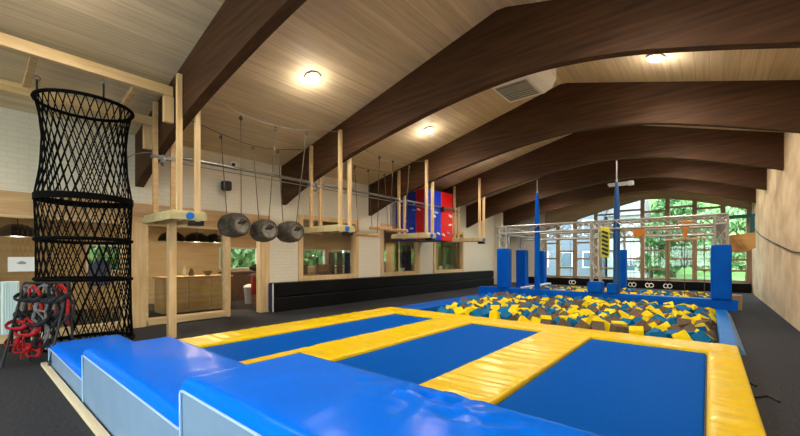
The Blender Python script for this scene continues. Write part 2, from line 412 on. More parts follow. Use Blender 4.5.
# back wall behind the viewer; unseen glazing like the far end's, added for daylight
m = MB(); m.box((XL-.2, YB-.2, 0), (XR+.2, YB, .5)); m.box((XL-.2, YB-.2, 4.3), (XR+.2, YB, 6.3)); m.box((XL-.2, YB-.2, .5), (-8.5, YB, 4.3)); m.box((.6, YB-.2, .5), (XR+.2, YB, 4.3))
struct(m.build('wall_back', BRICK, origin=(0, 0, 0)))
f = MB(); g = MB()
for i in range(10):
    x = -8.5+i*9.1/9; f.box((x-.06, YB-.16, .5), (x+.06, YB-.02, 4.3))
for z in (.54, 1.5, 2.6, 4.26): f.box((-8.5, YB-.13, z-.04), (.6, YB-.05, z+.04))
g.box((-8.5, YB-.1, .5), (.6, YB-.09, 4.3))
wb = struct(f.build('window_%d' % wi, MULL, origin=(0, YB, .5))); g.build('pane', GLASS, wb); wi += 1

f = MB(); g = MB()  # unseen side glazing behind the viewer, added to light the ceiling and mats
for i in range(6): f.box((XR+.02, -6.4+i*1.1-.05, .3), (XR+.18, -6.4+i*1.1+.05, 3.7))
for z in (.34, 1.5, 2.6, 3.66): f.box((XR+.04, -6.4, z-.04), (XR+.16, -.9, z+.04))
g.box((XR+.09, -6.4, .3), (XR+.1, -.9, 3.7))
wr_ = struct(f.build('window_%d' % wi, MULL, origin=(XR, -6.4, .3))); g.build('pane', GLASS, wr_); wi += 1
m = MB(); m.box((-30, -32, -.25), (XR+.3, YB-.3, -.05)); m.box((XR+.35, -32, -.25), (20, 2, -.05)); struct(m.build('bounce_terrace', mat('pale_bounce_paving', (214, 210, 202), .9), origin=(0, 0, 0)))  # unseen pale ground, added to bounce daylight up onto the ceiling

# cafe room behind the left wall
CX = -15.0
m = MB(); y = -5.2
CW = [(2.6, 4.2, 1.15, 2.03), (6.7, 8.40, 1.15, 2.03), (10.2, 12.05, 1.15, 2.03), (12.47, 13.8, 1.15, 2.03), (15.2, 17.4, 1.15, 2.03), (18.4, 20.6, 1.15, 2.03)]
for a, b, z0, z1 in CW:
    m.box((CX-.2, y, 0), (CX, a, 3.1)); m.box((CX-.2, a, 0), (CX, b, z0)); m.box((CX-.2, a, z1), (CX, b, 3.1)); y = b
m.box((CX-.2, y, 0), (CX, YF, 3.1)); m.box((CX-.2, -5.4, 0), (XL-.2, -5.2, 3.1)); m.box((CX-.2, YF-.2, 0), (XL-.2, YF, 3.1))
struct(m.build('wall_outer', mat('cafe_boards', (192, 166, 126), .6, rgb2=(206, 182, 144), nscale=(8, .8, 8)), origin=(0, 0, 0)))
m = MB(); m.box((CX-.2, -5.4, 3.1), (XL-.2, YF, 3.2)); struct(m.build('ceiling_cafe', PINED, origin=(0, 0, 0)))
for a, b, z0, z1 in CW:
    f = MB(); f.box((CX-.15, a, z0), (CX+.02, a+.06, z1)); f.box((CX-.15, b-.06, z0), (CX+.02, b, z1)); f.box((CX-.15, a, z0), (CX+.05, b, z0+.05)); f.box((CX-.15, a, z1-.05), (CX+.02, b, z1))
    w = struct(f.build('window_%d' % wi, WHITE, origin=(CX, a, z0))); wi += 1
    g = MB(); g.box((CX-.08, a, z0), (CX-.07, b, z1)); g.build('pane', GLASS, w)

# ------------------------------------------------------------------ stepped foam mats
def nz(x, y, s, seed=0): return noise.noise(Vector((x*s, y*s, seed*7.3)))
STEP = [(-7.57, -5.26, .335, 'lowest stepped mat with blue top and grey-blue side, next to net tower'),
        (-5.26, -2.50, .615, 'middle stepped mat with blue top and grey-blue side'),
        (-2.50, .45, .865, 'tallest stepped mat with blue top and grey-blue side')]
for i, (x0, x1, z1, lb) in enumerate(STEP):
    r_ = root('step_mat', ((x0+x1)/2, 1.32, 0), lb, 'mat', 'stepped foam mats')
    def bul(x, y, x0=x0, x1=x1, i=i):
        u = (x-x0)/(x1-x0); v = (y-.88)/.88
        return .014*math.sin(PI*min(1, max(0, u)))*math.sin(PI*min(1, max(0, v))) + .007*nz(x, y*1.5, 1.7, i) + .004*nz(x*2.5, y*.8, 3.2, i+3) + (.05*math.exp(-((x+1.05)/.5)**2-((y-1.62)/.22)**2)*(nz(x*1.2+y*.9, y*2.2, 9, 4)) if i == 2 else 0)
    m = MB(); m.pad(x0-.005, x1-.004, .885, 1.765, z1-.07, z1, r=.065, step=.035, fn=bul)
    m.build('top_cover', MATB, r_, smooth=True)
    # side body, slightly bulging towards the viewer
    m = MB(); nx, nzv = 40, 8; vs = []; fs = []
    for j in range(nzv+1):
        for k in range(nx+1):
            x = x0+(x1-x0)*k/nx; z = .001+(z1-.071)*j/nzv
            bb = .012*math.sin(PI*j/nzv)*math.sin(PI*k/nx)**.5 + .004*nz(x*3, z*3, 1.5, i)
            vs.append((x+(.002 if k == 0 else -.003 if k == nx else 0), .89-bb, z))
    fs += [(j*(nx+1)+k, j*(nx+1)+k+1, (j+1)*(nx+1)+k+1, (j+1)*(nx+1)+k) for j in range(nzv) for k in range(nx)]
    m.add(vs, fs); m.box((x0, .9, .001), (x1-.004, 1.755, z1-.071))
    m.build('side_cover', MATS_, r_, smooth=True)
    m = MB(); m.tube([(x0+.01, .884, .01), (x0+.004, .88, z1-.11), (x0+.02, .878, z1-.08), (x0+.06, .878, z1-.072), (x1-.01, .878, z1-.072)], .008, 6)
    m.build('piping', PIPE, r_, smooth=True)
m = MB(); m.box((-7.62, .80, 0), (.45, .865, .045)); m.box((-3.22, .797, .001), (-3.20, .867, .047))
tag(m.build('wooden_plank', mat('pale_plank', (226, 206, 168), .6, rgb2=(238, 222, 190), nscale=(1, 14, 14)), bevel=.005), 'pale wooden plank lying on the floor along the stepped mats', 'plank')

# ------------------------------------------------------------------ trampoline
TR = root('trampoline', (-3.4, 5.1, 0), 'three-lane floor trampoline with blue beds and yellow edge pads', 'trampoline')
ZP = .15
m = MB(); m.box((-7.2, 1.85, 0), (.3, 8.2, .075)); m.build('frame', BLACK, TR)
for k, (a, b) in enumerate(((-6.48, -5.07), (-4.16, -2.57), (-1.68, -.017))):
    m = MB(); m.pad(a+.02, b-.02, 1.97, 7.52, .08, .105, r=.01, step=.2, fn=lambda x, y: .003*nz(x, y, .8)); m.build('bed', BED, TR, smooth=True)
def wr(seed, lx, ly, amp):
    return lambda x, y: amp*(.65*noise.noise(Vector((x*lx, y*ly, seed)))+.4*(.5-abs(noise.noise(Vector((x*lx*1.6+3+y*.8, y*ly*1.3+x*.7, seed+5))))))
for k, (a, b) in enumerate(((-7.29, -6.48), (-5.07, -4.16), (-2.57, -1.68), (-.017, .37))):
    m = MB(); f1 = wr(k, 1.1, 8.5, .034)
    m.pad(a, b, 1.93, 7.56, .0 if k in (0, 3) else .085, ZP, r=.035, step=.035, fn=f1); m.build('lane_pad', YEL, TR, smooth=True)
m = MB(); m.pad(-7.29, .37, 7.545, 8.28, .0, ZP+.004, r=.04, step=.04, fn=wr(11, 8.0, 1.3, .03)); m.build('end_pad', YEL, TR, smooth=True)
m = MB()
m.tube(smooth_curve([(.36, 5.75, .03), (.45, 5.90, .012), (.52, 5.98, .012), (.6, 5.83, .01)]) , .012, 6); m.build('strap', BLACK, TR); m = MB(); m.tube(smooth_curve([(.36, 6.42, .03), (.42, 6.43, .012), (.45, 6.36, .01)]), .016, 6)
m.build('strap', BLACK, TR)

# ------------------------------------------------------------------ foam pit
PIT = root('foam_pit', (-3.4, 14, 0), 'long foam pit with blue padded rails behind the trampoline', 'foam pit')
for (y0, y1, n_) in ((8.3, 13.78, 0), (14.12, 19.0, 1)):
    m = MB(); m.prism([(.14, 0), (.14, .13), (.16, .15), (.35, .15), (.37, .14), (.37, 0)], 'y', y0, y1); m.build('rail', RAILB, PIT, bevel=.008)
    m = MB(); m.prism([(.372, 0), (.372, .14), (.385, .135), (.475, 0)], 'y', y0, y1); m.build('skirt', SKIRT, PIT)
    m = MB(); m.prism([(-6.35, 0), (-6.35, .13), (-6.37, .15), (-7.12, .15), (-7.14, .14), (-7.24, 0)], 'y', y0, y1); m.build('rail', PADB, PIT, bevel=.008)
m = MB(); m.box((-7.24, 19.0, 0), (.47, 19.07, .2)); m.build('rail', RAILB, PIT, bevel=.02)
m = MB(); m.box((-6.35, 8.3, -.5), (.14, 19.0, -.4)); m.box((-6.40, 8.25, -.5), (-6.35, 19.05, -.001)); m.box((.14, 8.25, -.5), (.19, 19.05, -.001)); m.box((-6.35, 8.25, -.5), (.14, 8.3, -.001)); m.box((-6.35, 19.0, -.5), (.14, 19.05, -.001)); m.build('pit_base', BLACK, PIT)
m = MB(); m.pad(-7.3, .62, 13.79, 14.11, .13, .43, r=.03, step=.12, fn=lambda x, y: .006*nz(x, y, 2)); m.box((-7.1, 13.84, .0), (-6.8, 14.06, .13)); m.box((.2, 13.84, 0), (.45, 14.06, .13))
tag(m.build('padded_beam', PADB, smooth=True), 'long low blue padded beam lying across the foam pit', 'beam')

cube_me = {}
for key, mt_ in (('y', FY), ('b', FB), ('g', FG)):
    q = MB(); s_ = .12; q.box((-s_, -s_, -s_), (s_, s_, s_)); o = q.build('foam_cube', mt_, origin=(0, 0, 0), bevel=.012); cube_me[key] = o
def hgt(x, y):
    h = .03+.06*noise.noise(Vector((x*.9, y*.9, 2)))+.05*noise.noise(Vector((x*2.2, y*2.2, 5)))
    h -= .05*max(0, 1-abs(x-.14)/.7)
    return h
pts = []; rng = random.Random(3)
for _ in range(60000):
    x, y = rng.uniform(-6.2, .0), rng.uniform(8.46, 13.62)
    if y < 10.5 and x < -5.75: continue
    if all((x-a)**2+(y-b)**2 > .232**2 for a, b in pts): pts.append((x, y))
def key_at(x, y):
    t = noise.noise(Vector((x*1.1, y*1.1, 9)))*.5+rng.random()
    return 'y' if t < .38 else 'b' if t < .68 else 'g'
pts.sort(key=lambda p: p[0]**2+p[1]**2)
CN = {'y': 'yellow', 'b': 'teal blue', 'g': 'brown-grey'}
def zone(x, y):
    if y < 8.95: return 'in the pit row along the yellow end pad'
    if x > -1.0: return 'in the pit beside the light blue rail'
    if x < -5.2: return 'in the pit beside the wide royal blue rail'
    return 'lying loose in the middle of the pit'
R300 = pts[:300]; first = {}
for x, y in R300:
    k = key_at(x, y)
    o = cube_me[k] if k not in first else cube_me[k].copy()
    if k in first: COL.objects.link(o)
    first[k] = 1
    z = max(.04, hgt(x, y)+rng.uniform(.06, .10)); o.location = (x, y, z)
    o.rotation_euler = (rng.uniform(-1, 1), rng.uniform(-1, 1), rng.uniform(0, PI))
    tag(o, CN[k]+' foam cube '+zone(x, y), 'foam cube', 'foam cubes in the pit')
m = MB(); 
def addcube(x, y, z, k, s_=.2):
    m.cur = 'ybg'.index(k); m.obox((x, y, z), (s_, s_, s_), (rng.uniform(-1, 1), rng.uniform(-1, 1), rng.uniform(0, PI)))
for x, y in pts[300:]: addcube(x, y, max(.04, hgt(x, y)+rng.uniform(.05, .1)), key_at(x, y), .24)
y = 8.42
while y < 13.7:                                   # the layer underneath
    x = -6.22
    while x < .05:
        addcube(x, y, -.14, key_at(x, y), .19); x += .2
    y += .19
y = 14.3
while y < 18.9:
    x = -6.2
    while x < .05:
        addcube(x+rng.uniform(-.05, .05), y+rng.uniform(-.05, .05), hgt(x, y)+.06+rng.uniform(-.03, .06), key_at(x, y), .21); x += .24
    y += .24
fo = m.build('foam_cubes', [FY, FB, FG]); tag(fo, 'deep filling of mixed foam cubes under and behind the loose ones in the pit', 'foam cubes'); fo['kind'] = 'stuff'

# ------------------------------------------------------------------ truss obstacle rig
RIG = root('obstacle_rig', (-3, 16.5, 0), 'silver truss obstacle frame with blue padded feet standing over the foam pit', 'obstacle frame')
def truss(p0, p1, w=.27, r=.03, pitch=.3):
    m = MB(); p0, p1 = Vector(p0), Vector(p1); d = p1-p0; L_ = d.length; R = d.to_track_quat('Z', 'Y').to_matrix()
    cs = [R @ Vector((sx*w/2, sy*w/2, 0)) for sx, sy in ((-1, -1), (1, -1), (1, 1), (-1, 1))]
    for c in cs: m.cyl(p0+c, p1+c, r, 8)
    n = max(2, int(L_/pitch))
    for f_ in range(4):
        a, b = cs[f_], cs[(f_+1) % 4]
        for i in range(n):
            q0, q1 = p0+d*(i/n), p0+d*((i+1)/n)
            m.cyl(q0+(a if i % 2 else b), q1+(b if i % 2 else a), r*.55, 5)
    return m
TW = [(-6.24, 13.95, 1.97), (-2.95, 13.95, .80), (.27, 13.95, 1.97), (-6.72, 17.0, 1.97), (-6.65, 19.32, 1.97), (-3.06, 19.32, 1.97), (.27, 19.32, 1.97)]
for x, y, z in TW:
    truss((x, y, z-.3), (x, y, 2.84)).build('truss_tower', ALU, RIG)
    m = MB(); w = .22
    m.box((x-w, y-w, .43 if y < 14.2 else .15 if y < 18 else 0), (x+w, y+w, z)); m.build('tower_pad', PADB, RIG, bevel=.03)
for p0, p1 in (((-6.4, 13.95, 2.7), (.42, 13.95, 2.7)), ((-6.75, 19.3, 2.7), (.42, 19.3, 2.7)), ((-6.55, 14.1, 2.7), (-6.68, 19.2, 2.7)),
               ((.27, 14.1, 2.7), (.27, 19.2, 2.7)), ((-2.98, 14.1, 2.7), (-3.04, 19.0, 2.7)), ((-6.6, 16.9, 2.55), (.27, 16.9, 2.55))):
    truss(p0, p1).build('truss_beam', ALU, RIG)
m = MB(); m.obox((-5.43, 15.3, .475), (.16, 3.1, .05), (0, 0, 0)); tag(m.build('narrow_board', mat('pale_blue_board', (196, 208, 222), .5), bevel=.01), 'narrow pale balance board reaching back from the long blue padded beam', 'board')
m = MB(); m.box((-2.6, 13.76, .43), (-2.3, 14.1, .76)); tag(m.build('foam_block', PADB, bevel=.03), 'short blue padded block on the beam beside the bare truss tower', 'block')

# hazard-striped peg board hung on the rig
hb = root('peg_board', (-2.66, 13.72, 1.6), 'yellow board with slanted black pegs hung on the truss', 'peg board')
m = MB(); m.box((-2.76, 13.70, 1.62), (-2.50, 13.73, 2.62)); m.build('board', LIME, hb, bevel=.005)
for i in range(6):
    m = MB(); m.obox((-2.62, 13.66, 1.74+i*.14), (.2, .06, .07), (0, .45, 0)); m.build('peg', BLACK, hb, bevel=.01)
# slim tall columns hung from a roof beam
for x, zt, zb, lb in ((-4.93, 4.02, 4.46, 'slim tall blue column on a strap at the truss end near the wall mats'), (-2.33, 4.10, 4.74, 'slim tall blue column on a strap rising past the striped peg board')):
    c = root('hanging_column', (x, 13.9, .43), lb, 'column', 'slim blue columns')
    m = MB(); m.tube([(x, 13.92, .43), (x, 13.92, 1.2), (x, 13.92, 2.6), (x, 13.92, 3.6), (x, 13.92, zt)], [.1, .098, .095, .075, .04], 14); m.build('sleeve', PADB if x < -3 else mat('navy_teal_vinyl', (4, 74, 138), .5), c, smooth=True)
    m = MB(); m.cyl((x, 13.92, zt-.02), (x, 13.92, zb+.06), .022, 8); m.cyl((x, 13.92, zt-.02), (x, 13.92, zt+.08), .04, 8); m.build('strap', STEEL, c)
# gym rings: pairs on ropes
ringl = {'a': 'pair of white gym rings hanging in front of the end windows by the bare tower', 'b': 'pair of white gym rings beside the slim blue column', 'c': 'middle pair of white gym rings between two more pairs', 'd': 'pair of white gym rings below the orange grip with the crossbar'}
for key, x, y in (('a', -4.5, 16.9), ('b', -2.30, 16.9), ('c', -1.74, 16.9), ('d', -1.17, 16.9)):
    r_ = root('gym_rings', (x, y, .5), ringl[key], 'gym rings', 'gym ring pairs')
    for s_ in (-1, 1):
        m = MB(); m.torus((x+s_*.06, y, .56), .075, .014, 18, 8, Euler((PI/2, 0, .5*s_)).to_matrix()); m.build('ring', WHITP, r_, smooth=True)
        m = MB(); m.cyl((x+s_*.06, y, .64), (x+s_*.06, y, 2.42), .007, 6); m.build('rope', ROPE, r_)
# orange hanging grips
def grip(x, y, zt, lb, bar):
    r_ = root('hanging_grip', (x, y, zt-.6), lb, 'grip', 'orange hanging grips')
    m = MB(); w = .2
    m.prism([(x-w, zt), (x+w, zt), (x+w*.95, zt-.14), (x+.06, zt-.32), (x+.04, zt-.6), (x-.04, zt-.6), (x-.06, zt-.32), (x-w*.95, zt-.14)] if bar else
            [(x-w*.5, zt), (x+w*.5, zt), (x+w, zt-.1), (x+w*.8, zt-.3), (x, zt-.4), (x-w*.8, zt-.3), (x-w, zt-.1)], 'y', y-.09, y+.09)
    m.build('cone', ORNG, r_, bevel=.03)
    if bar:
        m = MB(); m.cyl((x-.56, y, zt-.63), (x+.56, y, zt-.60), .03, 10); m.build('crossbar', PINE, r_)
        for dx, zb in ((-.48, .75), (-.02, .33), (.5, .33)):
            m = MB(); m.cyl((x+dx, y, zt-.6), (x+dx+.01, y, zb), .012, 6); m.build('rope', ROPE, r_)
    m = MB(); m.cyl((x, y, zt), (x, y, zt+.1 if bar else zt+.12), .015, 6); m.build('hook', STEEL, r_)
grip(-.62, 15.9, 2.86, 'orange triangular grip with wooden crossbar and hanging ropes', True)
grip(-1.95, 15.9, 2.72, 'small orange grip hanging on the truss without a crossbar', False)
m = MB(); m.prism([(.46, 1.80), (1.05, 1.92), (1.05, 2.35), (.46, 2.28)], 'y', 14.9, 14.96); m.prism([(.46, 1.80), (1.05, 1.92), (1.05, 1.90), (.8, 1.76)], 'y', 14.85, 15.3)
m.bar((.48, 14.88, 2.27), (.8, 14.88, 1.84), .03)
tag(m.build('plywood_ledge', mat('orange_plywood', (206, 152, 84), .6, rgb2=(220, 170, 104), nscale=(2, 2, 8)), bevel=.004), 'plywood climbing ledge hung between padded column and plaster wall', 'ledge')
m = MB(); m.bar((.36, 14.6, 2.80), (1.02, 15.0, 2.86), .09); m.bar((.98, 14.96, 2.9), (.98, 14.96, 2.30), .1)
tag(m.build('ledge_arm', TEAL, bevel=.006), 'dark teal steel arm and post holding the plywood ledge', 'arm')
m = MB(); m.box((.54, 15.3, 0), (.78, 15.6, .46)); tag(m.build('wooden_block', PLYW, bevel=.008), 'small wooden block on the floor behind the corner padded column', 'block')

# ------------------------------------------------------------------ wall mats
WM = root('wall_mat', (-9.95, 13.2, 0), 'long black mat standing against the brick wall under the windows', 'mat')
m = MB(); m.box((-10.09, 5.95, .44), (-9.78, 20.4, .86)); m.build('upper_row', BLKV, WM, bevel=.03)
m = MB(); m.box((-10.09, 5.95, .0), (-9.76, 20.4, .43)); m.build('lower_row', BLKV, WM, bevel=.03)
m = MB(); m.box((-10.07, 5.935, .03), (-9.80, 5.952, .83)); m.build('end_cover', mat('navy_vinyl', (24, 34, 84), .5), WM, bevel=.01)
m = MB(); m.tube([(-10.08, 5.93, .02), (-10.08, 5.93, .85)], .015, 6); m.tube([(-9.79, 5.93, .02), (-9.79, 5.93, .85)], .018, 6); m.build('piping', WHITP, WM)
m = MB(); m.box((MX[0]-1.2, YF-.22, 0), (XR-.02, YF-.03, .42)); tag(m.build('wall_mat', BLKV, bevel=.03), 'black mat standing under the tall end windows', 'mat')

# ------------------------------------------------------------------ net tower
NX, NY = -8.3, 1.44
ZH = [4.22, 2.60, 1.90, 1.24, .16]; 
def nrad(z):
    P = [(.0, .63), (.16, .63), (.6, .61), (1.22, .60), (1.9, .60), (2.62, .62), (3.1, .555), (3.6, .535), (3.95, .565), (4.22, .615), (5, .62)]
    for (a, ra), (b, rb) in zip(P, P[1:]):
        if z <= b: return ra+(rb-ra)*(z-a)/(b-a)
    return .6
NT = root('net_tower', (NX, NY, 0), 'tall black net tube with hoops hanging from timber beams', 'climbing net')
m = MB(); NS = 34; z0, z1 = .10, 4.22; cell = .185
for dr in (-1, 1):
    for k in range(NS):
        p = []; n = 64
        for i in range(n+1):
            z = z1+(z0-z1)*i/n; a = 2*PI*(k/NS)+dr*(z1-z)/cell*PI/NS*1.0; r = nrad(z)*1.05
            p.append((NX+r*math.cos(a), NY+r*math.sin(a), z))
        m.tube(p, .0085, 4)
m.build('netting', NETM, NT, smooth=True)
for i, z in enumerate(ZH):
    m = MB(); n = 40
    m.tube([(NX+(nrad(z)*1.05+.012)*math.cos(2*PI*j/n), NY+(nrad(z)*1.05+.012)*math.sin(2*PI*j/n), z+(.02*math.sin(2*PI*j/n+i) if 0 < i < 4 else 0)) for j in range(n)], .03, 8, closed=True, flat=1.0) if i != 1 else m.lathe([(nrad(z)*1.05+.01, z-.055), (nrad(z)*1.05+.02, z-.05), (nrad(z)*1.05+.02, z+.05), (nrad(z)*1.05+.01, z+.055)], 40, Matrix.Translation((NX, NY, 0)), caps=False)
    m.build('hoop', NETM, NT, smooth=True)
for ang in (2.0, .2, -1.7):
    x, y = NX+.61*math.cos(ang), NY+.61*math.sin(ang)
    m = MB(); m.cyl((x, y, 4.22), (x, y, 4.50), .014, 6); m.build('hanging_strap', BLKF, NT)
    m = MB(); m.torus((x, y, 4.52), .04, .01, 12, 6, Euler((PI/2, 0, ang)).to_matrix()); m.build('carabiner', STEEL, NT)
HF = root('timber_frame', (-8.2, 1.4, 3.9), 'pale timber frame under the ceiling carrying the net tower', 'timber frame')
for x, y1, zz in ((-7.72, 2.62, 4.70), (-8.86, 2.62, 4.42)):
    m = MB(); m.box((x-.05, -.6, zz-.09), (x+.05, y1-.03, zz+.09)); m.build('beam', PINEH, HF, bevel=.006)
    m = MB(); m.box((x-.05, y1-.18, zz-.58), (x+.06, y1-.02, zz-.10)); m.build('bracket', PINE, HF, bevel=.006)
for y in (.75, 2.05):
    m = MB(); m.bar((-7.72, y, 4.68), (-8.86, y, 4.50), .09); m.build('cross_brace', PINED, HF, bevel=.005)

# ------------------------------------------------------------------ rope platforms
def platform(k, lb, post=False, barh=0):
    yb = BEAMS[k]; c = (-8.0, yb+.1, 2.33)
    P = root('rope_platform', c, lb, 'platform', 'timber rope platforms')
    x0, x1, ya, yc = -8.74, -7.22, yb-.20, yb+.36
    m = MB()
    for i in range(6):
        a = x0+(x1-x0)*i/6; m.box((a+.004, ya, 2.42), (a+(x1-x0)/6-.004, yc, 2.455))
    m.build('deck', mat('greenish_pine', (196, 184, 138), .6, rgb2=(212, 200, 158), nscale=(8, 1.5, 8)), P, bevel=.003)  # deck boards in a slightly greener pine tone
    for a, b in (((x0, ya-.03, 2.29), (x1, ya+.005, 2.42)), ((x0, yc-.005, 2.29), (x1, yc+.03, 2.42)), ((x1-.02, ya, 2.29), (x1+.02, yc, 2.42)), ((x0-.02, ya, 2.29), (x0+.02, yc, 2.42))):
        m = MB(); m.box(a, b); m.build('edge_board', mat('pale_green_pine', (188, 172, 122), .6, rgb2=(204, 190, 144), nscale=(10, 1.2, 10)), P, bevel=.005)
    h = .042
    zc = ceil_z
    for x, y, zt in ((-8.5, yb-.075, 4.72), (-7.3, yb-.06, 4.90), (-7.26, yb+BT+.06, 4.6), (-8.5, yb+BT+.07, 4.2)):
        m = MB(); m.box((x-h, y-h, 2.27), (x+h, y+h, zt)); m.build('pole', PINE if x > -8 else PINED, P, bevel=.005)
    m = MB(); m.torus((-8.5, yb+.06, 3.58), .10, .022, 16, 8, Euler((PI/2, 0, 0)).to_matrix()); m.box((-8.57, yb-.14, 3.60), (-8.43, yb+.3, 3.66)); m.build('clamp', STEEL, P)
    m = MB(); m.cyl((-7.34, yb+.08, 2.36), (-7.16, yb+.08, 2.36), .065, 14); m.build('blue_roll', RAILB, P, smooth=True)
    m = MB(); m.box((-7.5, yb+.15, 2.20), (-7.25, yb+.35, 2.29)); m.build('belay_block', BLACK, P, bevel=.01)
    if post:
        m = MB(); m.box((-8.37, yb+.08, 0), (-8.23, yb+.22, 2.42)); m.build('support_post', PINE, P, bevel=.006)
platform(0, 'timber rope platform on a floor post beside the net tower', True)
platform(1, 'timber rope platform between the three barrels and the swinging logs')
platform(2, 'timber rope platform in front of the red and blue padded box')
platform(3, 'timber rope platform nearest the truss frame, past the padded box')

# cables and rails
def cable(name, pts, r, mt_, lb, cat, grp=None):
    m = MB(); m.tube(pts, r, 6); return tag(m.build(name, mt_, smooth=True), lb, cat, grp)
cable('steel_cable', smooth_curve([(-7.3, 2.80, 4.84), (-7.3, 3.19, 4.68), (-7.3, 3.7, 4.52), (-7.3, 4.49, 4.50), (-7.3, 5.2, 4.59), (-7.3, 6.34, 4.86)]), .010, STEEL, 'sagging steel cable above the front ends of the three barrels', 'cable')
cable('steel_cable', smooth_curve([(-8.5, 2.80, 4.62), (-8.5, 3.84, 4.42), (-8.5, 4.61, 4.33), (-8.5, 5.29, 4.39), (-8.5, 6.33, 4.62)]), .008, DARKM, 'thin dark cable above the wall-side ends of the three barrels', 'cable')
cable('steel_cable', smooth_curve([(-7.3, 6.6, 4.86), (-7.3, 7.35, 4.57), (-7.3, 8.4, 4.53), (-7.3, 10.12, 4.86)]), .009, STEEL, 'sagging steel cable above the swinging logs', 'cable')
cable('steel_cable', smooth_curve([(-8.5, 6.6, 4.66), (-8.5, 7.9, 4.50), (-8.5, 8.6, 4.48), (-8.5, 10.12, 4.62)]), .008, DARKM, 'thin dark cable on the wall side of the swinging logs', 'cable')
for a, b, lb in ((2.95, 6.3, 'steel rail running from net-side platform to the second platform'), (6.72, 10.1, 'steel rail running above the swinging logs between two platforms'), (10.52, 13.86, 'steel rail running behind the red and blue padded box')):
    m = MB(); m.cyl((-8.5, a, 3.70), (-8.5, b, 3.70), .038, 10); m.cyl((-8.5, a, 3.58), (-8.5, b, 3.58), .012, 6)
    tag(m.build('safety_rail', STEEL, smooth=True), lb, 'rail', 'safety rails')
cable('tie_line', smooth_curve([(-8.45, 1.98, 3.40), (-8.47, 2.2, 3.60), (-8.5, 2.52, 3.71)]), .009, STEEL, 'short pale cord from the net tower to the platform clamp', 'cord')
cable('tie_line', sagline((-8.0, 5.3, 3.62), (-8.45, 6.25, 3.66), .03), .006, GREYF, 'thin pale cord between last barrel and second platform', 'cord')

# barrels
bar_l = ['weathered grey barrel on ropes, first of three from the net tower', 'weathered grey barrel on ropes, middle of the three', 'weathered grey barrel on ropes, last of three before second platform']
for i, (y, z, yf, zf, yk, zk) in enumerate(((3.85, 2.31, 3.7, 4.5, 3.84, 4.4), (4.55, 2.23, 4.49, 4.5, 4.61, 4.33), (5.24, 2.24, 5.30, 4.6, 5.29, 4.39))):
    B = root('barrel', (-7.9, y, z), bar_l[i], 'barrel', 'three hanging barrels')
    Mx = Matrix.Translation((-7.9, y, z)) @ Euler((0, 0, [.12, -.1, .06][i])).to_matrix().to_4x4() @ Euler((0, PI/2, 0)).to_matrix().to_4x4()
    pr = [(.17, -.31), (.195, -.31), (.23, -.22), (.262, -.09), (.268, 0), (.262, .09), (.23, .22), (.195, .31), (.17, .31), (.168, .28)]
    m = MB(); m.lathe([(r, q) for r, q in pr], 26, Mx, caps=True); m.build('staves', GREYW, B, smooth=True)
    m = MB(); m.lathe([(.167, .26), (.167, .285)], 26, Mx); m.build('lid', GREYE, B)
    for q in (-.19, .19):
        m = MB(); m.lathe([(.24, q-.02), (.246, q-.02), (.246, q+.02), (.24, q+.02)], 26, Mx, caps=False); m.build('hoop', mat('rusty_iron', (70, 62, 56), .6, metal=.4), B, smooth=True)
    m = MB(); c0 = Mx @ Vector((0, 0, .285)); m.torus(c0+Vector((.02, 0, .06)), .05, .012, 14, 6, Euler((0, PI/2, 0)).to_matrix()); m.obox(c0+Vector((.01, 0, .05)), (.03, .2, .05), (.3, 0, 0)); m.build('end_fitting', DARKM, B)
    pf, pk = Mx @ Vector((-.22, 0, .26)), Mx @ Vector((-.22, 0, -.26))
    for p, q in ((pf, (-7.3, yf, zf)), (pk, (-8.5, yk, zk))):
        m = MB(); m.tube([p, Vector(q)], .011, 6); m.build('rope', ROPE, B)
        m = MB(); m.torus(Vector(q)-Vector((0, 0, .06)), .03, .012, 10, 6, Euler((PI/2, 0, .6)).to_matrix()); m.build('shackle', DARKM, B)
# swinging logs
for i, (y, z, dy) in enumerate(((7.87, 2.29, .06), (8.47, 2.52, .05), (9.25, 2.5, .04))):
    B = root('swinging_log', (-7.9, y, z), ['short swinging log on ropes nearest the second platform', 'short swinging log in the middle between two platforms', 'short swinging log on ropes before the padded box'][i], 'log', 'swinging logs')
    a, b = Vector((-8.3, y-dy*.5, z+.04)), Vector((-7.5, y+dy*3, z-.02))
    m = MB(); m.tube([a, a.lerp(b, .3), a.lerp(b, .7), b], [.05, .055, .055, .05], 12); m.build('log', PINED, B, smooth=True)
    for p, q in ((a.lerp(b, .9), (-7.3, y-.05, 4.56)), (a.lerp(b, .1), (-8.5, y+.1, 4.49))):
        m = MB(); m.tube([p, Vector(q)], .009, 6); m.build('rope', ROPE, B)
        m = MB(); m.torus(Vector(q)-Vector((0, 0, .06)), .03, .012, 10, 6, Euler((PI/2, 0, .6)).to_matrix()); m.build('shackle', DARKM, B)

